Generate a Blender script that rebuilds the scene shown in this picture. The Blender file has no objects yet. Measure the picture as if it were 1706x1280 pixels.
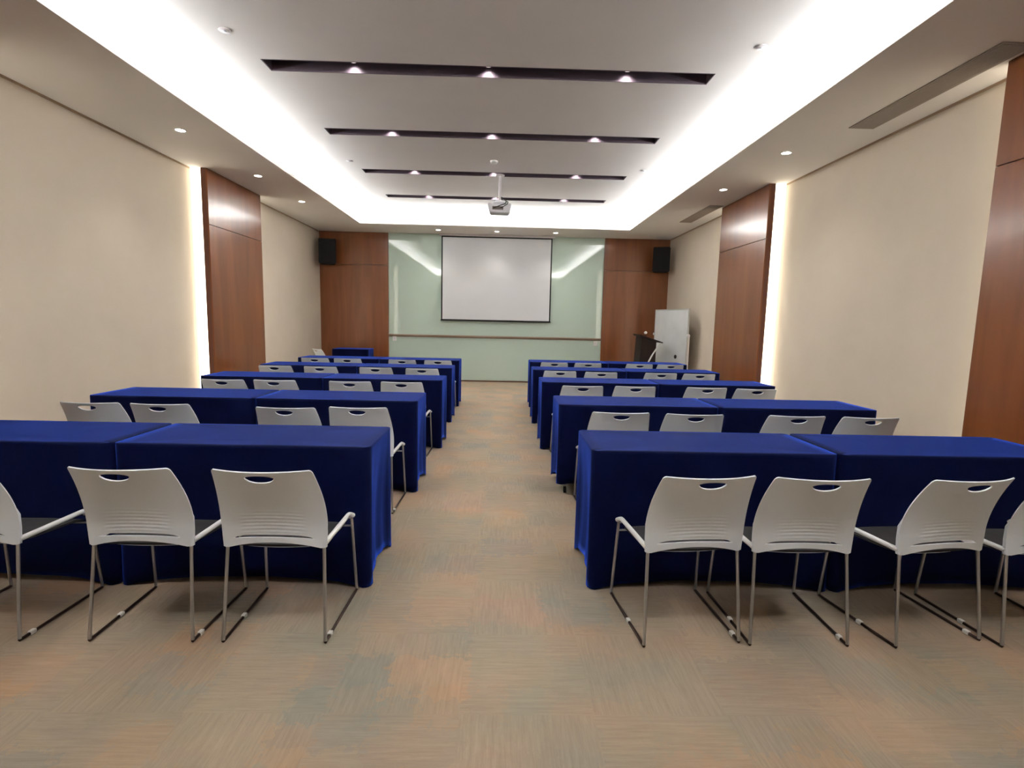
import bpy, bmesh, math, random
from mathutils import Vector, Matrix
random.seed(7)
PI = math.pi
SC = bpy.context.scene
COL = SC.collection

# ------------------------------------------------------------------ camera
cam = bpy.data.cameras.new('camera'); camo = bpy.data.objects.new('camera', cam); COL.objects.link(camo)
right = Vector((0.999577, -0.019004, 0.022010)); up = Vector((-0.019592, 0.119192, 0.992678)); fwd = Vector((0.021488, 0.992689, -0.118769))
m = Matrix.Identity(4)
for i in range(3):
    m[i][0] = right[i]; m[i][1] = up[i]; m[i][2] = -fwd[i]
m[0][3], m[1][3], m[2][3] = 0, 0, 1.45
camo.matrix_world = m
cam.sensor_fit = 'HORIZONTAL'; cam.sensor_width = 36; cam.lens = 36 * 875.74 / 1706
cam.clip_start = .05; cam.clip_end = 60
SC.camera = camo

# ------------------------------------------------------------------ world, exposure
w = bpy.data.worlds.new('world'); SC.world = w; w.use_nodes = True
w.node_tree.nodes['Background'].inputs[0].default_value = (.8, .85, 1, 1)
w.node_tree.nodes['Background'].inputs[1].default_value = .02
SC.view_settings.view_transform = 'Standard'; SC.view_settings.look = 'None'
SC.view_settings.gamma = 1; SC.view_settings.use_curve_mapping = False
SC.view_settings.exposure = 0.75

# room dimensions (metres)
XL, XR, YB, YN = -4.237, 3.883, 12.5, -2.6
ZS, ZU = 3.41, 3.70                 # soffit and raised ceiling
CX0, CX1, CY0, CY1 = -3.0, 2.66, .7, 11.35    # lip of the cove
PX0, PX1 = -4.01, 3.65              # faces of the wood pillars

# ------------------------------------------------------------------ lights
COVE_COL = (.90, .96, 1.0)
def area(name, loc, sx, sy, power, col, rot=(0, 0, 0)):
    l = bpy.data.lights.new(name, 'AREA'); l.shape = 'RECTANGLE'; l.size = sx; l.size_y = sy
    l.energy = power; l.color = col
    o = bpy.data.objects.new(name, l); o.location = loc; o.rotation_euler = rot; COL.objects.link(o); return o
COVE = 25   # watts per metre of cove tube
ly = CY1 - CY0 + .3; lx = CX1 - CX0 + .3
area('cove_tube_light', (CX0 - .16, (CY0 + CY1) / 2, ZS + .06), .05, ly, COVE * ly, COVE_COL, (PI, 0, 0))
area('cove_tube_light', (CX1 + .16, (CY0 + CY1) / 2, ZS + .06), .05, ly, COVE * ly, COVE_COL, (PI, 0, 0))
area('cove_tube_light', ((CX0 + CX1) / 2, CY1 + .16, ZS + .06), lx, .05, COVE * lx, COVE_COL, (PI, 0, 0))
area('cove_tube_light', ((CX0 + CX1) / 2, CY0 - .16, ZS + .06), lx, .05, COVE * lx, COVE_COL, (PI, 0, 0))
def spot(name, loc, power, col, ang=95, r=.03):
    l = bpy.data.lights.new(name, 'SPOT'); l.energy = power; l.color = col; l.spot_size = math.radians(ang)
    l.spot_blend = .9; l.shadow_soft_size = r
    o = bpy.data.objects.new(name, l); o.location = loc; COL.objects.link(o); return o

# ------------------------------------------------------------------ materials
def srgb(r, g, b):
    f = lambda c: (c / 255) / 12.92 if c <= 10 else ((c / 255 + .055) / 1.055) ** 2.4
    return (f(r), f(g), f(b), 1)
def mat(name, col, rough=.5, metal=0, **k):
    M = bpy.data.materials.new(name); M.use_nodes = True
    b = M.node_tree.nodes['Principled BSDF']
    b.inputs['Base Color'].default_value = col; b.inputs['Roughness'].default_value = rough; b.inputs['Metallic'].default_value = metal
    for kk, v in k.items(): b.inputs[kk.replace('_', ' ')].default_value = v
    return M
def nodes(M): return M.node_tree.nodes, M.node_tree.links, M.node_tree.nodes['Principled BSDF']
def texcoord(M, scale=(1, 1, 1)):
    n, l, b = nodes(M); t = n.new('ShaderNodeTexCoord'); mp = n.new('ShaderNodeMapping')
    mp.inputs['Scale'].default_value = scale; l.new(t.outputs['Object'], mp.inputs[0]); return mp.outputs[0]
def vary(M, c1, c2, scale=(1, 1, 1), ns=4, detail=4, bump=0, bscale=None):
    """noise mix of two colours, optional bump"""
    n, l, b = nodes(M); v = texcoord(M, scale)
    no = n.new('ShaderNodeTexNoise'); no.inputs['Scale'].default_value = ns; no.inputs['Detail'].default_value = detail; l.new(v, no.inputs['Vector'])
    r = n.new('ShaderNodeValToRGB'); r.color_ramp.elements[0].color = c1; r.color_ramp.elements[1].color = c2
    r.color_ramp.elements[0].position = .3; r.color_ramp.elements[1].position = .7
    l.new(no.outputs['Fac'], r.inputs[0]); l.new(r.outputs[0], b.inputs['Base Color'])
    if bump:
        n2 = n.new('ShaderNodeTexNoise'); n2.inputs['Scale'].default_value = bscale or ns * 10; l.new(v, n2.inputs['Vector'])
        bp = n.new('ShaderNodeBump'); bp.inputs['Strength'].default_value = bump; bp.inputs['Distance'].default_value = .004
        l.new(n2.outputs['Fac'], bp.inputs['Height']); l.new(bp.outputs[0], b.inputs['Normal'])
    return M
def emis(name, col, s):
    M = mat(name, (.8, .8, .8, 1)); b = M.node_tree.nodes['Principled BSDF']
    b.inputs['Emission Color'].default_value = col; b.inputs['Emission Strength'].default_value = s; return M

m_wall = vary(mat('wall_cloth', srgb(205, 191, 173), .85), srgb(203, 189, 171), srgb(208, 195, 176), ns=2, bump=.15, bscale=120)
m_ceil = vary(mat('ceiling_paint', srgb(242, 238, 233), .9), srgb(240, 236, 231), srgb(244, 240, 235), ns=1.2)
m_panel = vary(mat('ceiling_paint_dimmed', srgb(215, 210, 207), .9), srgb(212, 207, 204), srgb(218, 213, 210), ns=1.2)  # ceiling paint in a darker colour, imitating dimmer light than on the soffit
m_shadowline = mat('painted_shadow_line', srgb(172, 148, 124), .8)
m_slot = mat('slot_dark', srgb(74, 60, 70), .7)
m_wood = mat('veneer', srgb(125, 70, 42), .3, Coat_Weight=.2, Coat_Roughness=.14, Specular_IOR_Level=.4)
def wood_nodes(M, a, b_, c):
    n, l, b = nodes(M); v = texcoord(M, (1, 1, 1))
    mp = n.new('ShaderNodeMapping'); mp.inputs['Scale'].default_value = (3, 3, .3); l.new(v, mp.inputs[0])
    no = n.new('ShaderNodeTexNoise'); no.inputs['Scale'].default_value = 2.2; no.inputs['Detail'].default_value = 7; no.inputs['Distortion'].default_value = .6; l.new(mp.outputs[0], no.inputs['Vector'])
    r = n.new('ShaderNodeValToRGB'); e = r.color_ramp.elements; e[0].position = .3; e[0].color = a; e[1].position = .72; e[1].color = c
    x = e.new(.5); x.color = b_
    l.new(no.outputs['Fac'], r.inputs[0]); l.new(r.outputs[0], b.inputs['Base Color'])
wood_nodes(m_wood, srgb(108, 60, 30), srgb(119, 68, 35), srgb(128, 76, 40))
m_woodedge = mat('wood_edge', srgb(92, 50, 32), .35)
m_dwood = vary(mat('lectern_wood', srgb(48, 28, 22), .6, Specular_IOR_Level=.25), srgb(26, 14, 11), srgb(38, 20, 14), scale=(6, 6, .8), ns=3)
m_glass = mat('back_painted_glass', srgb(186, 203, 190), .03, IOR=1.5)
m_gedge = mat('glass_edge', srgb(205, 215, 200), .2)
m_rail = mat('rail', srgb(150, 128, 108), .4)
m_cloth = mat('blue_stretch_cloth', srgb(14, 20, 62), .8, Sheen_Weight=1, Sheen_Roughness=.3, Sheen_Tint=srgb(58, 100, 238), Specular_IOR_Level=.1, Specular_Tint=srgb(90,120,230))
vary(m_cloth, srgb(10, 14, 40), srgb(13, 18, 48), ns=5, bump=.25, bscale=350)
m_chair = mat('white_polypropylene', srgb(238, 244, 250), .42)
m_chairw = mat('white_armrest', srgb(232, 232, 230), .35)
m_cush = vary(mat('black_seat_fabric', srgb(32, 30, 31), .9), srgb(28, 26, 28), srgb(40, 37, 38), ns=30)
m_chrome = mat('chrome', srgb(182, 182, 182), .38, 1)
m_sled = mat('dark_steel_rail', srgb(70, 52, 44), .35, .6)
m_clip = mat('clear_glide', srgb(225, 222, 215), .4)
m_black = mat('black_plastic', srgb(22, 21, 22), .6, Specular_IOR_Level=.25)
m_grille = vary(mat('speaker_grille', srgb(30, 29, 30), .85, Specular_IOR_Level=.2), srgb(24, 23, 24), srgb(36, 34, 36), ns=90, detail=1)
m_screen = mat('screen_fabric', srgb(205, 206, 208), .9)
m_board = vary(mat('whiteboard_face', srgb(212, 213, 212), .35), srgb(206, 208, 207), srgb(217, 218, 217), ns=3)
m_alu = mat('aluminium', srgb(200, 200, 196), .35, .7)
m_white = mat('white_plastic', srgb(226, 224, 222), .4)
m_pale = mat('painted_white_metal', srgb(214, 208, 210), .5)
m_grey = mat('grey_plastic', srgb(214, 213, 218), .45)
m_vent = mat('vent_metal', srgb(160, 148, 138), .55)
m_ventdark = mat('vent_dark', srgb(96, 86, 80), .8)
m_tabletop = mat('laminate', srgb(200, 190, 175), .5)
m_greymetal = mat('grey_metal', srgb(120, 120, 122), .4, .8)
m_ledwarm = emis('warm_led', (1, .90, .72, 1), 2.6)
m_lens = emis('downlight_lens', (1, .93, .82, 1), 14.0)
m_bulb = emis('slot_bulb', (1, .94, .9, 1), 1.5)
m_cone = mat('reflector', srgb(225, 215, 220), .5)

# carpet: half metre tiles with patches of different yarn and alternating grain
m_carpet = mat('carpet', srgb(150, 134, 118), .95, Specular_IOR_Level=.1)
def carpet():
    n, l, b = nodes(m_carpet); tc = n.new('ShaderNodeTexCoord')
    def mapping(sc, loc=(0, 0, 0)):
        mp = n.new('ShaderNodeMapping'); mp.inputs['Scale'].default_value = sc; mp.inputs['Location'].default_value = loc
        l.new(tc.outputs['Object'], mp.inputs[0]); return mp.outputs[0]
    # wobble the coordinates slightly so that patch borders are soft
    wob = n.new('ShaderNodeTexNoise'); wob.inputs['Scale'].default_value = 28; wob.inputs['Detail'].default_value = 3
    l.new(tc.outputs['Object'], wob.inputs['Vector'])
    sub = n.new('ShaderNodeVectorMath'); sub.operation = 'SUBTRACT'; sub.inputs[1].default_value = (.5, .5, .5); l.new(wob.outputs['Color'], sub.inputs[0])
    scl = n.new('ShaderNodeVectorMath'); scl.operation = 'SCALE'; scl.inputs['Scale'].default_value = .2; l.new(sub.outputs[0], scl.inputs[0])
    add = n.new('ShaderNodeVectorMath'); add.operation = 'ADD'; l.new(tc.outputs['Object'], add.inputs[0]); l.new(scl.outputs[0], add.inputs[1])
    def cells(sx, sy, off):
        mu = n.new('ShaderNodeVectorMath'); mu.operation = 'MULTIPLY_ADD'; mu.inputs[1].default_value = (sx, sy, 0); mu.inputs[2].default_value = (off, off * 1.7, 0)
        l.new(add.outputs[0], mu.inputs[0])
        fl = n.new('ShaderNodeVectorMath'); fl.operation = 'FLOOR'; l.new(mu.outputs[0], fl.inputs[0])
        wn = n.new('ShaderNodeTexWhiteNoise'); wn.noise_dimensions = '2D'; l.new(fl.outputs[0], wn.inputs['Vector']); return wn.outputs['Value']
    def ramp(inp, stops):
        r = n.new('ShaderNodeValToRGB'); r.color_ramp.interpolation = 'LINEAR'
        e = r.color_ramp.elements; e[0].position, e[0].color = stops[0]; e[1].position, e[1].color = stops[-1]
        for p, c in stops[1:-1]:
            x = e.new(p); x.color = c
        l.new(inp, r.inputs[0]); return r.outputs[0]
    A = ramp(cells(3.0, 4.0, .3), [(0, srgb(154, 142, 128)), (.3, srgb(176, 158, 138)), (.5, srgb(150, 148, 136)), (.65, srgb(168, 150, 132)), (.82, srgb(138, 142, 140)), (.95, srgb(184, 152, 122)), (1, srgb(174, 148, 140))])
    B = ramp(cells(6.0, 5.0, .77), [(0, srgb(154, 144, 132)), (.35, srgb(168, 153, 137)), (.6, srgb(158, 147, 136)), (.8, srgb(144, 145, 136)), (.94, srgb(184, 150, 116)), (1, srgb(160, 142, 130))])
    mx = n.new('ShaderNodeMix'); mx.data_type = 'RGBA'; mx.inputs['Factor'].default_value = .45; l.new(A, mx.inputs['A']); l.new(B, mx.inputs['B'])
    # large soft tint
    big = n.new('ShaderNodeTexNoise'); big.inputs['Scale'].default_value = 2.4; big.inputs['Detail'].default_value = 3; l.new(tc.outputs['Object'], big.inputs['Vector'])
    BG = ramp(big.outputs['Fac'], [(.33, srgb(136, 142, 138)), (.45, srgb(156, 150, 134)), (.55, srgb(168, 152, 138)), (.68, srgb(186, 152, 126))])
    mb = n.new('ShaderNodeMix'); mb.data_type = 'RGBA'; mb.inputs['Factor'].default_value = .28; l.new(mx.outputs['Result'], mb.inputs['A']); l.new(BG, mb.inputs['B'])
    # yarn streaks, direction alternating tile by tile
    def streak(sc):
        s = n.new('ShaderNodeTexNoise'); s.inputs['Scale'].default_value = 1; s.inputs['Detail'].default_value = 5; s.inputs['Roughness'].default_value = .7
        l.new(mapping(sc), s.inputs['Vector']); return s.outputs['Fac']
    ck = n.new('ShaderNodeTexChecker'); ck.inputs['Scale'].default_value = 2; l.new(tc.outputs['Object'], ck.inputs['Vector'])
    ck.inputs['Color1'].default_value = (0, 0, 0, 1); ck.inputs['Color2'].default_value = (1, 1, 1, 1)
    l.new(mapping((1, 1, 0), (.13, .21, .25)), ck.inputs['Vector'])
    sm = n.new('ShaderNodeMix'); sm.data_type = 'FLOAT'; l.new(ck.outputs['Fac'], sm.inputs['Factor']); l.new(streak((5, 70, 1)), sm.inputs['A']); l.new(streak((70, 5, 1)), sm.inputs['B'])
    mr = n.new('ShaderNodeMapRange'); mr.inputs['From Min'].default_value = .25; mr.inputs['From Max'].default_value = .75; mr.inputs['To Min'].default_value = .84; mr.inputs['To Max'].default_value = 1.12
    l.new(sm.outputs['Result'], mr.inputs['Value'])
    mul = n.new('ShaderNodeMix'); mul.data_type = 'RGBA'; mul.blend_type = 'MULTIPLY'; mul.inputs['Factor'].default_value = 1
    tn = n.new('ShaderNodeMix'); tn.data_type = 'RGBA'; tn.blend_type = 'MULTIPLY'; tn.inputs['Factor'].default_value = 1; tn.inputs['B'].default_value = (.90, .84, .765, 1)
    l.new(mb.outputs['Result'], tn.inputs['A']); l.new(tn.outputs['Result'], mul.inputs['A']); l.new(mr.outputs['Result'], mul.inputs['B']); l.new(mul.outputs['Result'], b.inputs['Base Color'])
    bp = n.new('ShaderNodeBump'); bp.inputs['Strength'].default_value = .4; bp.inputs['Distance'].default_value = .004
    l.new(sm.outputs['Result'], bp.inputs['Height']); l.new(bp.outputs[0], b.inputs['Normal'])
carpet()

# ------------------------------------------------------------------ mesh helpers
class MB:
    def __init__(s): s.bm = bmesh.new()
    def box(s, x0, x1, y0, y1, z0, z1, bev=0, mtx=None):
        r = bmesh.ops.create_cube(s.bm, size=1)
        M = Matrix.Translation(((x0 + x1) / 2, (y0 + y1) / 2, (z0 + z1) / 2)) @ Matrix.Diagonal((x1 - x0, y1 - y0, z1 - z0, 1))
        bmesh.ops.transform(s.bm, matrix=M, verts=r['verts'])
        vs = r['verts']
        if bev:
            es = list({e for v in vs for e in v.link_edges})
            q = bmesh.ops.bevel(s.bm, geom=es, offset=bev, segments=2, affect='EDGES', profile=.5)
            vs = q['verts'] if mtx is None else list({v for f in q['faces'] for v in f.verts} | {v for v in vs if v.is_valid})
        if mtx is not None: bmesh.ops.transform(s.bm, matrix=mtx, verts=[v for v in vs if v.is_valid])
        return s
    def tube(s, pts, r, n=10, caps=True):
        pts = [Vector(p) for p in pts]; rings = []
        t = (pts[1] - pts[0]).normalized(); a = Vector((0, 0, 1)) if abs(t.z) < .9 else Vector((1, 0, 0))
        u = t.cross(a).normalized()
        for i, p in enumerate(pts):
            if i == 0: d = pts[1] - pts[0]
            elif i == len(pts) - 1: d = pts[-1] - pts[-2]
            else: d = (pts[i + 1] - p).normalized() + (p - pts[i - 1]).normalized()
            d.normalize(); u = (u - d * u.dot(d)).normalized(); v = d.cross(u)
            rr = r[i] if isinstance(r, (list, tuple)) else r
            rings.append([s.bm.verts.new(p + (u * math.cos(2 * PI * k / n) + v * math.sin(2 * PI * k / n)) * rr) for k in range(n)])
        for A, B in zip(rings, rings[1:]):
            for k in range(n): s.bm.faces.new((A[k], A[(k + 1) % n], B[(k + 1) % n], B[k]))
        if caps: s.bm.faces.new(rings[0][::-1]); s.bm.faces.new(rings[-1])
        return s
    def lathe(s, prof, c=(0, 0, 0), n=24, axis='z', cap0=True, cap1=True):
        rings = []
        for r, h in prof:
            ring = []
            for k in range(n):
                a = 2 * PI * k / n; p = (r * math.cos(a), r * math.sin(a), h)
                if axis == 'y': p = (p[0], p[2], p[1])
                if axis == 'x': p = (p[2], p[0], p[1])
                ring.append(s.bm.verts.new(Vector(p) + Vector(c)))
            rings.append(ring)
        for A, B in zip(rings, rings[1:]):
            for k in range(n): s.bm.faces.new((A[k], A[(k + 1) % n], B[(k + 1) % n], B[k]))
        if cap0: s.bm.faces.new(rings[0][::-1])
        if cap1: s.bm.faces.new(rings[-1])
        return s
    def build(s, name, mt, parent=None, smooth=None, loc=None):
        bmesh.ops.recalc_face_normals(s.bm, faces=s.bm.faces)
        me = bpy.data.meshes.new(name); s.bm.to_mesh(me); s.bm.free()
        me.materials.append(mt)
        if smooth is not None:
            for p in me.polygons: p.use_smooth = True
            me.set_sharp_from_angle(angle=math.radians(smooth))
        o = bpy.data.objects.new(name, me); COL.objects.link(o)
        if parent is not None: o.parent = parent
        if loc is not None: o.location = loc
        return o
def tag(o, label=None, cat=None, group=None, kind=None):
    if label: o['label'] = label
    if cat: o['category'] = cat
    if group: o['group'] = group
    if kind: o['kind'] = kind
    return o
def empty(name, loc=(0, 0, 0), rz=0):
    o = bpy.data.objects.new(name, None); o.empty_display_size = .1; COL.objects.link(o); o.location = loc; o.rotation_euler = (0, 0, rz); return o
def struct(o, label=None): o['kind'] = 'structure'; o['label'] = label or o.name.replace('_', ' '); return o
def copy_tree(o, parent=None):
    c = o.copy(); COL.objects.link(c); c.parent = parent
    for ch in o.children: copy_tree(ch, c)
    return c
def fillet(pts, r, n=5):
    pts = [Vector(p) for p in pts]; out = [pts[0]]
    for i in range(1, len(pts) - 1):
        a, b, c = pts[i - 1], pts[i], pts[i + 1]
        p0 = b + (a - b).normalized() * r; p1 = b + (c - b).normalized() * r
        for k in range(n + 1):
            t = k / n; out.append(p0 * (1 - t) ** 2 + b * 2 * t * (1 - t) + p1 * t * t)
    out.append(pts[-1]); return out

# ------------------------------------------------------------------ room shell
T = .15
struct(MB().box(XL - T, XR + T, YN - T, YB + T, -.12, 0).build('floor', m_carpet), 'mottled beige and grey carpet floor of the meeting room')
struct(MB().box(XL - T, XL, YN, YB, 0, ZS).build('wall_left', m_wall), 'cream fabric finished left wall')
struct(MB().box(XR, XR + T, YN, YB, 0, ZS).build('wall_right', m_wall), 'cream fabric finished right wall')
wall_back = struct(MB().box(XL - T, XR + T, YB, YB + T, 0, ZU + .1).build('wall_back', m_wall), 'end wall behind the projection screen')
struct(MB().box(XL - T, XR + T, YN - T, YN, 0, ZU + .1).build('wall_front', m_ceil), 'cream wall behind the viewer')

# ceiling : soffit ring, cove fascia, raised panel with slot openings
SLX0, SLX1 = -2.18, 1.88
SLOT_Y = [4.99, 6.66, 8.365, 9.99]; SLW = .225
cb = MB()
F = .30  # ledge depth behind the lip
cb.box(XL - T, CX0, YN, YB, ZS, ZS + .04); cb.box(CX1, XR + T, YN, YB, ZS, ZS + .04)
cb.box(CX0, CX1, CY1, YB, ZS, ZS + .04); cb.box(CX0, CX1, YN, CY0, ZS, ZS + .04)
cb.box(CX0 - F - .05, CX0 - F, CY0 - F, CY1 + F, ZS + .04, ZU + .05); cb.box(CX1 + F, CX1 + F + .05, CY0 - F, CY1 + F, ZS + .04, ZU + .05)
cb.box(CX0 - F, CX1 + F, CY1 + F, CY1 + F + .05, ZS + .04, ZU + .05); cb.box(CX0 - F, CX1 + F, CY0 - F - .05, CY0 - F, ZS + .04, ZU + .05)
ceil_o = struct(cb.build('ceiling', m_ceil), 'white tray ceiling with a glowing perimeter cove')
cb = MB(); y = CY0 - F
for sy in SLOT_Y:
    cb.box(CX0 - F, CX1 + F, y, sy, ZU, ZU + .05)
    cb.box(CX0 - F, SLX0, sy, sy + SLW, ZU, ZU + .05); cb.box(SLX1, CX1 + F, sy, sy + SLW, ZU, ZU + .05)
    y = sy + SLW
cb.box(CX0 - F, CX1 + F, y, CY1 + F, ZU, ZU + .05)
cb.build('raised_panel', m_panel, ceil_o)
# brown strips painted as the shadow line where the wall covering meets the soffit
rv = MB(); rv.box(XL, XL + .006, 4.01, 7.44, ZS - .022, ZS); struct(rv.build('shadow_strip_1', m_shadowline), 'thin brown shadow line atop the left wall between pillars')
rv = MB(); rv.box(XL, XL + .006, 9.02, YB - .03, ZS - .022, ZS); struct(rv.build('shadow_strip_2', m_shadowline), 'thin brown shadow line atop the left wall near the screen')
rv = MB(); rv.box(XR - .006, XR, 4.01, 7.44, ZS - .022, ZS); struct(rv.build('shadow_strip_3', m_shadowline), 'thin brown shadow line atop the right wall between pillars')
rv = MB(); rv.box(XR - .006, XR, 9.02, YB - .03, ZS - .022, ZS); struct(rv.build('shadow_strip_4', m_shadowline), 'thin brown shadow line atop the right wall near the screen')

# wood pillars with light strips on both flanks
def pillar(side, y0, y1, label):
    xw, xf = (XL, PX0) if side < 0 else (XR, PX1)
    o = empty('wood_pillar', (xw, (y0 + y1) / 2, 0)); tag(o, label, 'pillar', 'wood pillars with light strips')
    L = y1 - y0; d = -1 if side > 0 else 1; W = abs(xf - xw)
    def bx(mb, u0, u1, a, b, z0, z1, bev=0):
        xs = sorted((d * u0, d * u1)); mb.box(xs[0], xs[1], a, b, z0, z1, bev); return mb
    bx(MB(), .0, W - .02, -L / 2 + .012, L / 2 - .012, 0, ZS - .002).build('core', m_woodedge, o)
    bx(MB(), W - .02, W, -L / 2, L / 2, 0, 2.665, .002).build('lower_panel', m_wood, o)
    bx(MB(), W - .02, W, -L / 2, L / 2, 2.672, ZS - .002, .002).build('upper_panel', m_wood, o)
    for s in (-1, 1):
        a, b = sorted((s * (L / 2 - .012), s * (L / 2)))
        bx(MB(), W - .085, W - .02, a, b, 0, ZS - .002).build('edge_board', m_woodedge, o)
        a, b = sorted((s * (L / 2 - .012), s * (L / 2 - .004)))
        tag(bx(MB(), .004, W - .086, a, b, .004, ZS - .004).build('light_strip', m_ledwarm, o), 'bright warm white light strip')
    return o
pillar(-1, 7.44, 9.02, 'reddish brown wood pillar with bright light strip on left wall')
pillar(1, 7.44, 9.02, 'reddish brown wood pillar with bright light strip, mid right wall')
pillar(1, 2.43, 4.01, 'dark red wood pillar at the right edge of the photo')
pillar(-1, 2.43, 4.01, 'wood pillar on the left wall just outside the view')

# back wall wood cladding and glass board
GX0, GX1 = -2.65, 2.35
for x0, x1 in ((XL, GX0 - .01), (GX1 + .01, XR)):
    for z0, z1 in ((.0, 2.665), (2.672, ZS - .001)):
        MB().box(x0 + .002, x1, -.03, 0, z0, z1, .002).build('wood_panel', m_wood, wall_back, loc=(0, YB, 0))
gb = empty('glass_board', ((GX0 + GX1) / 2, YB, 0)); tag(gb, 'wide pale green glass writing wall behind the projection screen', 'glass board')
hw = (GX1 - GX0) / 2
MB().box(-hw, hw, -.026, -.001, .03, 1.04, .002).build('lower_pane', m_glass, gb)
MB().box(-hw, hw, -.026, -.001, 1.045, ZS - .004, .002).build('upper_pane', m_glass, gb)
MB().box(-hw, hw, -.034, -.001, 0, .028, .002).build('base_strip', m_woodedge, gb)
tr = MB().box(-hw, hw, -.09, -.027, 1.062, 1.078, .003).box(-hw, hw, -.09, -.082, 1.078, 1.092).box(-hw, hw, -.034, -.027, 1.03, 1.062)
tr.build('pen_tray', m_rail, gb)
for x, z, lb in ((-2.52, .985, 'small white wall socket under the tray, left end'), (2.225, .965, 'small white wall socket under the tray, right end')):
    s = empty('wall_socket', (x, YB - .027, z)); tag(s, lb, 'socket', 'wall sockets')
    MB().box(-.043, .043, -.012, 0, -.055, .055, .003).build('plate', m_white, s)
    MB().box(-.02, .02, -.0135, -.011, -.02, .02, .001).build('socket_face', m_grey, s)

# projection screen
sc = empty('projection_screen', (-.146, YB - .11, 1.43)); tag(sc, 'large white projection screen with thin black border in front of green glass', 'screen')
SW, SH = 1.275, 1.93
MB().box(-SW + .03, SW - .03, -.003, .003, .035, SH, 0).build('white_fabric', m_screen, sc)
bd = MB().box(-SW, -SW + .03, -.004, .004, .02, SH).box(SW - .03, SW, -.004, .004, .02, SH).box(-SW + .03, SW - .03, -.004, .004, SH - .03, SH - .001)
bd.box(-SW + .03, SW - .03, -.0045, .0045, .018, .036)
bd.build('black_border', m_black, sc)
MB().tube([(-SW - .01, 0, .012), (SW + .01, 0, .012)], .014, 12).build('bottom_bar', m_black, sc, 40)
MB().box(-SW - .05, SW + .05, -.04, .04, SH, ZS - 1.432, .004).build('screen_casing', m_pale, sc)

# speakers
def speaker(x, rz, lb):
    o = empty('wall_speaker', (x, YB - .33, 2.63), rz); tag(o, lb, 'speaker', 'wall speakers')
    b = MB(); bmv = b.bm
    pts = [(-.19, -.17), (.19, -.17), (.13, .15), (-.13, .15)]
    lo = [bmv.verts.new((px, py, 0)) for px, py in pts]; hi = [bmv.verts.new((px, py, .55)) for px, py in pts]
    bmv.faces.new(lo[::-1]); bmv.faces.new(hi)
    for k in range(4): bmv.faces.new((lo[k], lo[(k + 1) % 4], hi[(k + 1) % 4], hi[k]))
    bmesh.ops.bevel(bmv, geom=bmv.edges[:], offset=.015, segments=3, affect='EDGES')
    b.build('cabinet', m_black, o, 40)
    MB().box(-.17, .17, -.182, -.168, .02, .53, .006).build('grille', m_grille, o)
    br = MB().tube([(0, .14, .3), (0, .2, .3), (0, .27, .3)], .018, 10); br.box(-.05, .05, .14, .155, .22, .38)
    br.build('bracket', m_black, o)
    return o
speaker(-3.945, math.radians(14), 'black loudspeaker high in the left corner beside the screen wall')
speaker(3.60, math.radians(-14), 'black loudspeaker high in the right corner beside the screen wall')

# ------------------------------------------------------------------ ceiling fittings
SPX = [(-1.41), (-.17), 1.12]
def ceiling_slot(yy, lb, xs):
    o = empty('ceiling_light_slot', ((SLX0 + SLX1) / 2, yy + SLW / 2, ZU)); tag(o, lb, 'ceiling slot', 'dark light slots in the raised ceiling')
    h = (SLX1 - SLX0) / 2 - .002; q = SLW / 2 - .002; c = MB()
    D = .11
    c.box(-h, h, -q, -q + .008, -.001, D); c.box(-h, h, q - .008, q, -.001, D)
    c.box(-h, -h + .008, -q + .008, q - .008, -.001, D); c.box(h - .008, h, -q + .008, q - .008, -.001, D); c.box(-h, h, -q, q, D, D + .01)
    c.build('channel', m_slot, o)
    for x in xs:
        lx_ = x - (SLX0 + SLX1) / 2; ly_ = q - .058
        s = MB().lathe([(.034, D - .001), (.036, D - .03), (.032, D - .032)], (lx_, ly_, 0), 20, cap0=False, cap1=False).build('spotlight', m_cone, o, 50)
        MB().lathe([(.008, D - .022), (.031, D - .024), (.031, D - .002)], (lx_, ly_, 0), 16).build('bulb', m_bulb, s, 50)
        spot('slot_lamp', (x, yy + SLW / 2 + ly_, ZU + D - .034), 8, (1, .95, .93), 130, .015)
ceiling_slot(SLOT_Y[0], 'dark ceiling light slot nearest to the viewer, the longest looking', SPX)
ceiling_slot(SLOT_Y[1], 'dark ceiling light slot second from the viewer', SPX)
ceiling_slot(SLOT_Y[2], 'dark ceiling light slot crossed by the projector pole', SPX)
ceiling_slot(SLOT_Y[3], 'dark ceiling light slot farthest away, behind the projector', SPX)

def downlight(x, yy, lb, g, p=16):
    o = empty('recessed_downlight', (x, yy, ZS)); tag(o, lb, 'downlight', g)
    MB().lathe([(.048, -.004), (.058, -.006), (.062, -.001), (.046, -.001)], n=28, cap0=False, cap1=False).build('trim_ring', m_white, o, 60)
    MB().lathe([(.03, -.003), (.046, -.004), (.047, -.0012)], n=24).build('lens', m_lens, o, 60)
    spot('downlight_lamp', (x, yy, ZS - .02), p, (1, .93, .84), 100)
downlight(-3.495, 6.0, 'small round downlight over the long left wall panel', 'downlights along the left soffit')
downlight(-3.485, 7.79, 'small round downlight in front of the left wood pillar', 'downlights along the left soffit')
downlight(-3.475, 9.4, 'small round downlight beyond the left wood pillar', 'downlights along the left soffit')
downlight(3.18, 6.16, 'small round downlight over the long right wall panel', 'downlights along the right soffit')
downlight(3.17, 7.84, 'small round downlight in front of the mid right wood pillar', 'downlights along the right soffit')
downlight(-1.44, 11.92, 'small round downlight above the left end of the screen', 'downlights above the screen')
downlight(-.15, 11.94, 'small round downlight above the middle of the screen', 'downlights above the screen')
downlight(1.15, 11.92, 'small round downlight above the right end of the screen', 'downlights above the screen')

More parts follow.
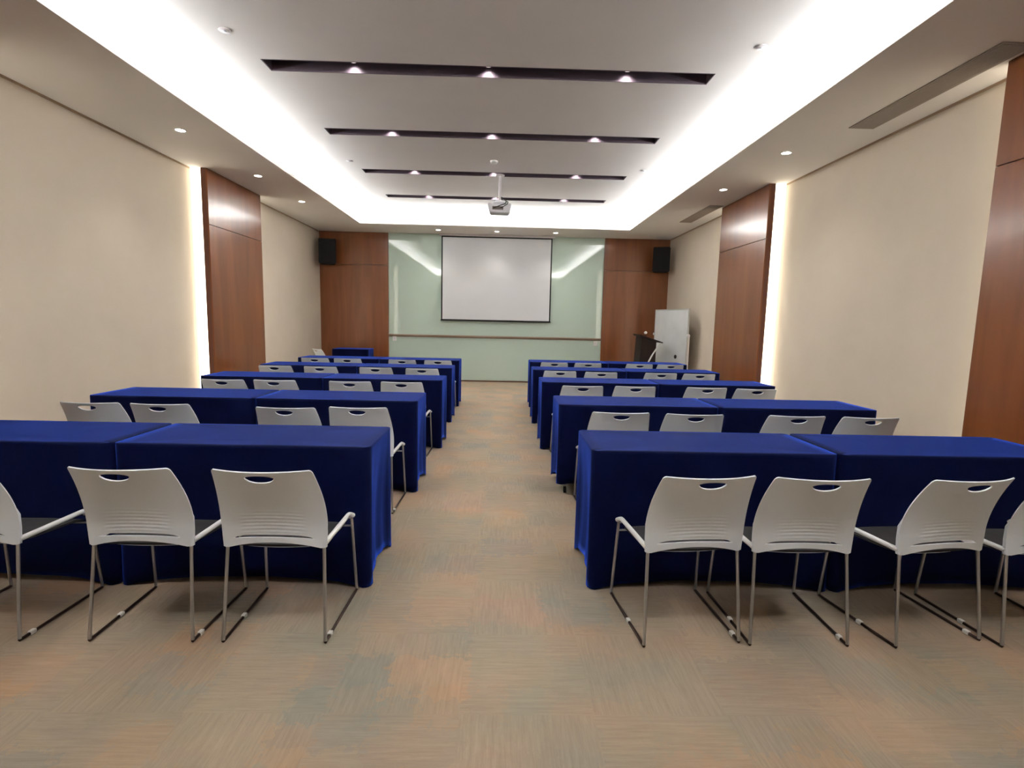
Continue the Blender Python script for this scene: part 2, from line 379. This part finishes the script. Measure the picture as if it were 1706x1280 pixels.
def vent(x0, x1, y0, y1, lb):
    o = empty('air_vent', ((x0 + x1) / 2, (y0 + y1) / 2, ZS)); tag(o, lb, 'air vent', 'linear air vents in the right soffit')
    a, b = (x1 - x0) / 2, (y1 - y0) / 2
    f = MB().box(-a, a, -b, -b + .02, -.008, -.001).box(-a, a, b - .02, b, -.008, -.001).box(-a, -a + .018, -b + .02, b - .02, -.008, -.001).box(a - .018, a, -b + .02, b - .02, -.008, -.001)
    f.build('frame', m_vent, o)
    MB().box(-a + .018, a - .018, -b + .02, b - .02, -.002, -.001).build('backing', m_ventdark, o)
    n = 9; 
    for k in range(n):
        x = -a + .018 + (k + .5) * (2 * a - .036) / n
        MB().box(-.0075, .0075, -b + .02, b - .02, -.0035, .0035, mtx=Matrix.Translation((x, 0, -.0065)) @ Matrix.Rotation(.25, 4, 'Y')).build('blade', m_vent, o)
vent(3.365, 3.61, 3.76, 5.36, 'long grey brown linear air vent in the near right soffit')
vent(3.37, 3.60, 8.85, 10.33, 'grey brown linear air vent in the far right soffit')

for x, yy, lb in ((-2.25, 4.53, 'small round ceiling sprinkler plate, nearest on the left'), (2.055, 4.51, 'small round ceiling sprinkler plate, nearest on the right'),
                 (-2.25, 7.97, 'small round ceiling sprinkler plate, farther on the left'), (2.05, 8.05, 'small round ceiling sprinkler plate, farther on the right')):
    o = empty('ceiling_sprinkler', (x, yy, ZU)); tag(o, lb, 'sprinkler', 'ceiling sprinklers')
    MB().lathe([(.045, -.001), (.046, -.005), (.04, -.008)], n=24).build('cover_plate', m_pale, o, 40)
    MB().lathe([(.012, -.008), (.014, -.014), (.004, -.016)], n=12).build('sprinkler_head', m_grey, o, 40)
o = empty('smoke_detector', (-.155, 7.78, ZU)); tag(o, 'small white smoke detector on the ceiling before the projector pole', 'smoke detector')
MB().lathe([(.055, -.001), (.055, -.015), (.045, -.03), (.02, -.04)], n=24).build('housing', m_white, o, 40)
MB().lathe([(.046, -.016), (.058, -.017), (.058, -.021), (.046, -.022)], n=24).build('ring', m_grey, o, 40)

# projector
pj = empty('ceiling_projector', (-.072, 8.5, ZU)); tag(pj, 'white projector hanging from the ceiling on a pole', 'projector')
MB().lathe([(.07, -.001), (.07, -.012), (.03, -.02)], n=24).build('ceiling_flange', m_pale, pj, 40)
MB().tube([(0, 0, -.02), (0, 0, -.40)], .022, 14).build('pole', m_pale, pj, 40)
MB().box(-.08, .08, -.08, .08, -.43, -.40, .004).box(-.11, -.095, -.02, .02, -.45, -.405).box(.095, .11, -.02, .02, -.45, -.405).box(-.11, .11, -.02, .02, -.415, -.405).build('mount_bracket', m_grey, pj)
b = MB(); bmv = b.bm
lo = [bmv.verts.new(p) for p in ((-.155, -.14, -.585), (.155, -.14, -.585), (.155, .15, -.585), (-.155, .15, -.585))]
hi = [bmv.verts.new(p) for p in ((-.19, -.15, -.45), (.19, -.15, -.45), (.19, .16, -.45), (-.19, .16, -.45))]
bmv.faces.new(lo[::-1]); bmv.faces.new(hi)
for k in range(4): bmv.faces.new((lo[k], lo[(k + 1) % 4], hi[(k + 1) % 4], hi[k]))
bmesh.ops.bevel(bmv, geom=bmv.edges[:], offset=.014, segments=3, affect='EDGES')
body = b.build('projector_body', m_grey, pj, 40)
MB().lathe([(.042, .16), (.045, .178), (.034, .18)], (.08, 0, -.52), 20, axis='y').build('lens', m_black, body, 40)
MB().box(-.11, .06, -.152, -.147, -.55, -.50, .001).build('port_panel', m_ventdark, body)
MB().tube([(-.09, -.152, -.525), (-.05, -.19, -.52), (.02, -.21, -.495), (.09, -.2, -.47), (.1, -.15, -.42), (.05, -.06, -.37), (.026, -.015, -.34)], .007, 8).build('cable', m_black, pj, 60)
MB().tube([(.02, -.152, -.52), (.06, -.18, -.51), (.12, -.18, -.47), (.13, -.13, -.43), (.06, -.05, -.38), (.026, 0, -.33)], .006, 8).build('cable', m_black, pj, 60)

# ------------------------------------------------------------------ tables
TH = .775
def table(x0, x1, y0, lb, depth=.53):
    o = empty('folding_table', ((x0 + x1) / 2, y0 + .275, 0)); tag(o, lb, 'table', 'folding tables under blue cloths')
    hx, hy = (x1 - x0) / 2 - .02, .255
    MB().box(-hx, hx, -hy, hy, TH - .034, TH - .008, .004).build('tabletop', m_tabletop, o)
    for s in (-1, 1):
        lx = s * (hx - .06)
        MB().tube([(lx, .03, .10), (lx, .03, TH - .035)], .022, 10).build('leg', m_greymetal, o, 40)
        f = MB().tube([(lx, -.19, .085), (lx, .03, .105), (lx, .20, .085)], .018, 10).build('foot', m_greymetal, o, 40)
        for yy in (-.19, .19):
            MB().lathe([(.02, -.012), (.028, -.01), (.028, .01), (.02, .012)], (lx, yy, .029), 16, axis='x').build('caster', m_black, f, 40)
    return o
def cloth(x0, x1, y0, y1, lb, lift=(0, 0, 0, 0), seed=0):
    """fitted stretch cover; lift = hem height at near-left, near-right, far-right, far-left corner"""
    rnd = random.Random(seed)
    cx, cy = (x0 + x1) / 2, (y0 + y1) / 2; hx, hy = (x1 - x0) / 2, (y1 - y0) / 2
    per = []  # (x, y, side, t)
    NL, NS, r = 26, 12, .042
    def corner(ax, ay, a0):
        for k in range(1, 4):
            a = a0 + k * PI / 8; per.append((ax + r * math.cos(a), ay + r * math.sin(a), 'c', 0))
    for k in range(NL + 1): t = k / NL; per.append((-hx + r + t * (2 * hx - 2 * r), -hy, 'n', t))
    corner(hx - r, -hy + r, -PI / 2)
    for k in range(NS + 1): t = k / NS; per.append((hx, -hy + r + t * (2 * hy - 2 * r), 'e', t))
    corner(hx - r, hy - r, 0)
    for k in range(NL + 1): t = k / NL; per.append((hx - r - t * (2 * hx - 2 * r), hy, 'f', t))
    corner(-hx + r, hy - r, PI / 2)
    for k in range(NS + 1): t = k / NS; per.append((-hx, hy - r - t * (2 * hy - 2 * r), 'w', t))
    corner(-hx + r, -hy + r, PI)
    N = len(per); bm = bmesh.new(); rings = []
    levels = [0, .006, .02, .05, .12, .2, .3, .4, .5, .6, .68, .72, TH]
    ph = [rnd.uniform(0, 6) for _ in range(6)]
    for li, dz in enumerate(levels):
        ring = []
        f = dz / TH
        for (px, py, sd, t) in per:
            ins = 0; hem = 0; e = math.sin(PI * t) if sd != 'c' else 0
            ex = e ** .6
            if sd in 'nf': ins = .05 * ex * math.sin(PI * min(f * .75, 1)) + .004 * math.sin(t * 21 + ph[0] + f * 3) * f * ex; hem = .035 * ex
            if sd in 'ew': ins = .035 * ex * math.sin(PI * min(f * .75, 1)) + .006 * math.sin(t * 17 + ph[1] + f * 2) * f * ex; hem = .05 * ex
            # each corner narrows a little into its foot pocket
            u = (px + hx) / (2 * hx); v = (py + hy) / (2 * hy)
            lf = lift[0] * (1 - u) * (1 - v) + lift[1] * u * (1 - v) + lift[2] * u * v + lift[3] * (1 - u) * v
            hem += lf
            z = TH - dz * (1 - (hem + .004) / TH)
            if li == 1: ins += 0
            if li == 0: ins += .006
            nx = {'n': (0, 1), 'f': (0, -1), 'e': (-1, 0), 'w': (1, 0), 'c': (0, 0)}[sd]
            x = px + nx[0] * ins; y = py + nx[1] * ins
            if li == 0 and sd == 'c': x *= .998; y *= .994
            flare = .012 * f ** 2
            if sd == 'c' or e < .25:
                pass
                if sd in 'nfc': y += flare * (1 if py > 0 else -1)
            ring.append(bm.verts.new((x, y, z)))
        rings.append(ring)
    for A, B in zip(rings, rings[1:]):
        for k in range(N): bm.faces.new((A[k], A[(k + 1) % N], B[(k + 1) % N], B[k]))
    # top: two inner rings for slight slackness
    prev = rings[0]
    for sfac, dz in ((.9, -.0015), (.5, -.003)):
        ring = [bm.verts.new((v.co.x * sfac if abs(v.co.x) < hx * 2 else 0, v.co.y * sfac, TH + dz + .0012 * math.sin(v.co.x * 9 + ph[2]) * math.sin(v.co.y * 11 + ph[3]))) for v in rings[0]]
        for k in range(N): bm.faces.new((ring[k], ring[(k + 1) % N], prev[(k + 1) % N], prev[k]))
        prev = ring
    bm.faces.new(prev)
    bmesh.ops.recalc_face_normals(bm, faces=bm.faces)
    me = bpy.data.meshes.new('tablecloth'); bm.to_mesh(me); bm.free(); me.materials.append(m_cloth)
    for p in me.polygons: p.use_smooth = True
    me.set_sharp_from_angle(angle=math.radians(60))
    o = bpy.data.objects.new('tablecloth', me); COL.objects.link(o); o.location = (cx, cy, 0)
    sm = o.modifiers.new('thickness', 'SOLIDIFY'); sm.thickness = .003; sm.offset = -1
    return tag(o, lb, 'tablecloth', 'blue stretch tablecloths')
ROWN = ['nearest', 'second', 'third', 'fourth', 'farthest']
LROW = [(-.68, 2.71), (-.685, 4.30), (-.655, 5.84), (-.69, 7.36), (-.70, 8.76)]
RROW = [(.495, 2.72), (.485, 4.27), (.465, 5.88), (.455, 7.40), (.485, 8.83)]
TL = 1.335
for i in range(5):
    for side, (xi, y0), s in (('left', LROW[i], -1), ('right', RROW[i], 1)):
        for j in range(2):
            a = xi + s * j * (TL + .008); x0, x1 = sorted((a, a + s * TL))
            where = 'aisle end' if j == 0 else 'wall end'
            lift = (0, 0, 0, 0)
            if side == 'right' and i == 1 and j == 0: lift = (.10, .0, 0, .02)
            table(x0, x1, y0, 'folding table with casters under blue cloth, %s of %s %s row' % (where, ROWN[i], side))
            cloth(x0, x1, y0, y0 + .55, 'royal blue stretch tablecloth on the %s of the %s %s row' % (where, ROWN[i], side), lift, i * 10 + j + (5 if s > 0 else 0))

# small draped table in the far left corner
o = empty('folding_table', (-3.26, 11.65, 0)); tag(o, 'small side table under a blue cloth in the far left corner', 'table')
MB().box(-.36, .36, -.24, .24, TH - .034, TH - .008, .004).build('tabletop', m_tabletop, o)
for sx in (-.3, .3):
    for sy in (-.18, .18): MB().tube([(sx, sy, 0), (sx, sy, TH - .034)], .016, 8).build('leg', m_greymetal, o, 40)
c = cloth(-3.65, -2.87, 11.38, 11.92, 'blue tablecloth on the small side table in the far left corner', seed=99); 

# ------------------------------------------------------------------ chairs
def chair():
    root = empty('stacking_chair')
    H0, H1 = .43, .815
    def yprof(z): 
        t = max(0, (z - .53) / (.285)); return -.195 - .112 * t ** 1.7
    def halfw(z):
        t = (z - .43) / .385; return .2265 + .008 * math.sin(PI * t) - .030 * max(0, t - .3) ** 1.3
    def bulge(z): return .026 + .022 * (z - .43) / .385
    NX = 36
    us = sorted(set([round(-1 + 2 * k / NX, 5) for k in range(NX + 1)] + [-.78, .78, -.285, .285, -.2, .2, -.1, .1, 0, -.96, .96, -.985, .985]))
    def zb(u): 
        return .430 + .034 * (1 - min(1, abs(u) / .9) ** 2.0) if abs(u) < .9 else .430 + (.003 if abs(u) > .98 else 0)
    def s0(u): a = min(1, abs(u) / .78); return .474 + .014 * (1 - a * a)
    def s1(u): a = min(1, abs(u) / .78); return s0(u) + (.0125 * (1 - a ** 8) if abs(u) < .78 else 0)
    def h0(u): a = min(1, abs(u) / .285); return .785 - .025 * math.sqrt(max(0, 1 - a * a))
    def h1(u): a = min(1, abs(u) / .285); return .785 + .013 * math.sqrt(max(0, 1 - a * a))
    def zt(u): return .815 - (.012 if abs(u) > .99 else .004 if abs(u) > .97 else 0)
    bands = [(zb, s0, 3, None), (s0, s1, 1, .78), (s1, h0, 64, None), (h0, h1, 1, .285), (h1, zt, 2, None)]
    bm = bmesh.new()
    for f0, f1, n, hole in bands:
        cols = []
        for u in us:
            col = []
            for k in range(n + 1):
                z = f0(u) + (f1(u) - f0(u)) * k / n
                x = u * halfw(z); y = yprof(z) - bulge(z) * (1 - u * u)
                # moulded grooves across the lower back
                if .50 < z < .625 and abs(u) < .62:
                    zz = z + .012 * (u / .62) ** 2
                    fade = (1 - (abs(u) / .62) ** 4) * max(0, min(1, (z - .5) / .015, (.625 - z) / .04))
                    y -= .0016 * math.sin(zz * 2 * PI / .0165) * fade
                col.append(bm.verts.new((x, y, z)))
            cols.append(col)
        for i in range(len(us) - 1):
            mid = (us[i] + us[i + 1]) / 2
            if hole is not None: continue
            for k in range(n): 
                bm.faces.new((cols[i][k], cols[i + 1][k], cols[i + 1][k + 1], cols[i][k + 1]))
    bmesh.ops.remove_doubles(bm, verts=bm.verts, dist=.00025)
    loose = [v for v in bm.verts if not v.link_faces]; bmesh.ops.delete(bm, geom=loose, context='VERTS')
    bmesh.ops.recalc_face_normals(bm, faces=bm.faces)
    # thickness toward the sitter
    geom = bm.faces[:]
    bmesh.ops.solidify(bm, geom=geom, thickness=-.006)
    mb = MB(); mb.bm.free(); mb.bm = bm
    bk = mb.build('backrest', m_chair, root, 45)
    # returns of the shell around the rear legs
    for s in (-1, 1):
        MB().tube([(s * .212, -.186, .432), (s * .214, -.183, .50), (s * .216, -.184, .56), (s * .214, -.196, .61)], [.0135, .0135, .012, .004], 10).build('leg_sleeve', m_chair, bk, 50)
    # seat shell
    sb = bmesh.new(); NXs, NYs = 14, 12; g = []
    def seat(mbm, zoff, sx, y0, y1, thick):
        rows = []
        for j in range(NYs + 1):
            t = j / NYs; row = []
            for i in range(NXs + 1):
                u = -1 + 2 * i / NXs; cr = 1 - .09 * (abs(2 * t - 1) ** 6)
                x = u * sx * cr; y = y0 + (y1 - y0) * t + .012 * (1 - u * u) * (1 if t > .5 else -1) * abs(2 * t - 1)
                z = .398 + zoff - .016 * (1 - u * u) * math.sin(PI * min(1, t * 1.1)) - .035 * max(0, t - .75) ** 2 / .0625 * .6 + .030 * (1 - t) ** 1.2
                row.append(mbm.verts.new((x, y, z)))
            rows.append(row)
        for j in range(NYs):
            for i in range(NXs): mbm.faces.new((rows[j][i], rows[j][i + 1], rows[j + 1][i + 1], rows[j + 1][i]))
        bmesh.ops.recalc_face_normals(mbm, faces=mbm.faces)
        bmesh.ops.solidify(mbm, geom=mbm.faces[:], thickness=thick)
    mb = MB(); seat(mb.bm, 0, .15, -.16, .195, .008)
    mb.build('seat_shell', m_chair, root, 50)
    mb = MB(); seat(mb.bm, .012, .206, -.175, .205, .010)
    mb.build('seat_cushion', m_cush, root, 50)
    GY = {-1: -.035, 1: -.175}
    for s in (-1, 1):
        MB().tube([(s * .212, -.187, .44), (s * .2255, -.236, .014)], .0075, 10).build('rear_leg', m_chrome, root, 40)
        MB().tube([(s * .2255, -.238, .009), (s * .237, .232, .009)], .0072, 8).build('sled_rail', m_sled, root, 40)
        MB().tube(fillet([(s * .237, .233, .010), (s * .224, .20, .42), (s * .220, .17, .432)], .012), .0075, 10).build('front_leg', m_chrome, root, 40)
        MB().tube(fillet([(s * .219, -.19, .452), (s * .218, .180, .446), (s * .232, .205, .428)], .02), .0115, 10).build('armrest', m_chairw, root, 50)
        MB().box(-.010, .010, -.014, .014, .0, .019, .003, mtx=Matrix.Translation((s * .2255 + s * .0115 * (.19 + GY[s] + .048) / .47, GY[s], .0005))).build('glide', m_clip, root)
    MB().tube([(-.230, .205, .372), (.230, .205, .372)], .0055, 8).build('crossbar', m_chrome, root, 40)
    return root
proto = chair(); first = [True]
def place_chair(x, y, rz, lb, g):
    if first[0]: o = proto; first[0] = False
    else: o = copy_tree(proto)
    o.location = (x, y, 0); o.rotation_euler = (0, 0, math.radians(rz)); return tag(o, lb, 'chair', g)
LX = [[(-.985, 2.445, 0), (-1.57, 2.445, 0), (-2.32, 2.44, 0)],
      [(-1.015, 4.03, 0), (-1.505, 3.97, 0), (-2.41, 4.025, 0), (-2.90, 4.03, 0)],
      [(-1.0, 5.585, 0), (-1.515, 5.56, 1), (-2.255, 5.55, 0), (-2.75, 5.52, 0)],
      [(-1.02, 7.08, 0), (-1.615, 7.1, -1), (-2.32, 7.07, 0), (-2.90, 7.08, 0)],
      [(-.985, 8.49, 0), (-1.535, 8.46, 0), (-2.385, 8.49, 0), (-2.88, 8.47, 0)]]
RX = [[(.872, 2.455, 5), (1.385, 2.455, 0), (2.02, 2.475, 8), (2.55, 2.47, 3)],
      [(.87, 4.02, 0), (1.405, 4.0, -1), (2.15, 4.01, 0), (2.685, 4.0, 0)],
      [(.82, 5.56, 2), (1.375, 5.60, 0), (2.12, 5.62, 0), (2.615, 5.58, 0)],
      [(.775, 7.13, 0), (1.305, 7.08, 0), (2.10, 7.12, 0), (2.60, 7.1, 0)],
      [(.84, 8.55, 0), (1.375, 8.56, 0), (2.195, 8.57, 0), (2.69, 8.57, 0)]]
ORD = ['first', 'second', 'third', 'fourth']
for i in range(5):
    for side, R_ in (('left', LX), ('right', RX)):
        for j, (x, y, a) in enumerate(R_[i]):
            if i == 0:
                extra = {('right', 2): 'slightly turned ', ('left', 2): '', }.get((side, j), '')
                lb = 'white %schair with chrome sled legs, %s from the aisle, nearest %s row' % (extra, ORD[j], side)
            else: lb = 'white chair with oval handle hole, %s from the aisle in %s %s row' % (ORD[j], ROWN[i], side)
            place_chair(x, y, a, lb, 'white chairs at the blue tables')
place_chair(-3.44, 10.72, -46, 'white chair turned askew by the small far left corner table', 'white chairs at the blue tables')

# ------------------------------------------------------------------ lectern, microphone, whiteboard
lc = empty('lectern', (3.03, 10.9, 0)); tag(lc, 'dark wooden lectern with sloping top in front of the mobile whiteboard', 'lectern')
b = MB(); bmv = b.bm
def prism(bmv, prof, y0, y1):
    A = [bmv.verts.new((x, y0, z)) for x, z in prof]; B = [bmv.verts.new((x, y1, z)) for x, z in prof]
    bmv.faces.new(A); bmv.faces.new(B[::-1]); n = len(prof)
    for k in range(n): bmv.faces.new((A[k], B[k], B[(k + 1) % n], A[(k + 1) % n]))
prism(bmv, [(-.24, .08), (.12, .08), (.12, 1.1), (-.18, 1.19)], -.24, .24)
bmesh.ops.bevel(bmv, geom=bmv.edges[:], offset=.006, segments=2, affect='EDGES')
b.build('cabinet', m_dwood, lc)
b = MB(); prism(b.bm, [(-.23, 1.215), (.24, 1.07), (.24, 1.09), (-.23, 1.24)], -.3, .3); bmesh.ops.bevel(b.bm, geom=b.bm.edges[:], offset=.004, segments=2, affect='EDGES')
b.build('sloping_top', m_dwood, lc)
MB().box(-.26, .20, -.29, .29, 0, .08, .01).build('plinth', m_dwood, lc)
arc = fillet([(.20, -.275, 1.075), (.05, -.275, .86), (-.09, -.275, .56), (-.13, -.275, .25), (-.13, -.275, .05)], .1, 4)
MB().tube(arc, .015, 10).build('curved_tube', m_alu, lc, 50)
MB().tube([(p[0], .275, p[2]) for p in arc], .015, 10).build('curved_tube', m_alu, lc, 50)
mc = empty('desk_microphone', (2.93, 10.72, 1.215)); tag(mc, 'small microphone with pale round head standing on the lectern', 'microphone')
MB().lathe([(.03, 0), (.03, .008), (.01, .012)], (0, 0, -.004), 20).build('base', m_black, mc, 40)
MB().tube([(0, 0, .004), (0, 0, .02), (.004, -.005, .035)], .005, 8).build('stem', m_black, mc, 50)
MB().lathe([(.004, -.03), (.02, -.024), (.03, -.01), (.032, .003), (.026, .018), (.012, .029), (.003, .031)], (.004, -.005, .06), 18).build('head', m_chairw, mc, 60)

wb = empty('mobile_whiteboard', (3.52, 10.95, 0)); ang = math.atan2(1.3, -.28)
wb.rotation_euler = (0, 0, ang); tag(wb, 'white mobile whiteboard standing angled by the right wall', 'whiteboard')
# local x runs from the near edge (-) to the far edge (+); +y faces the room
MB().box(-.64, .64, -.012, .012, .66, 1.745, .003).build('board', m_board, wb)
fr = MB().box(-.665, -.64, -.016, .016, .635, 1.77, .003).box(.64, .665, -.016, .016, .635, 1.77, .003).box(-.64, .64, -.016, .016, .635, .66, .003).box(-.64, .64, -.016, .016, 1.745, 1.77, .003)
fr.build('frame', m_alu, wb)
MB().box(-.5, .5, .016, .07, .628, .64, .002).build('pen_tray', m_alu, wb)
for s in (-1, 1):
    st = MB().tube([(s * .645, -.034, .07), (s * .645, -.034, 1.22)], .015, 10).build('stand_post', m_white, wb, 40)
    MB().lathe([(.03, -.02), (.034, 0), (.03, .02)], (s * .675, 0, 1.24), 16, axis='x').build('pivot_knob', m_white, st, 40)
    ft = MB().box(s * .645 - .015, s * .645 + .015, -.24, .24, .05, .078, .003).build('foot', m_white, wb)
    for yy in (-.22, .22): MB().lathe([(.018, -.012), (.025, -.01), (.025, .01), (.018, .012)], (s * .645, yy, .0255), 14, axis='x').build('caster', m_black, ft, 40)
MB().tube([(-.645, -.034, .2), (.645, -.034, .2)], .012, 8).build('crossbar', m_white, wb, 40)
# magnet sticking to the board
ca, sa = math.cos(ang), math.sin(ang)
mg = MB().lathe([(.04, 0), (.04, .012), (.034, .017)], (0, 0, 0), 18, axis='y').build('board_magnet', m_black, None, 40)
lxp, lyp = -.27, .0122
mg.location = (3.52 + ca * lxp - sa * lyp, 10.95 + sa * lxp + ca * lyp, .80); mg.rotation_euler = (0, 0, ang)
tag(mg, 'round black magnet near the bottom of the whiteboard', 'magnet')
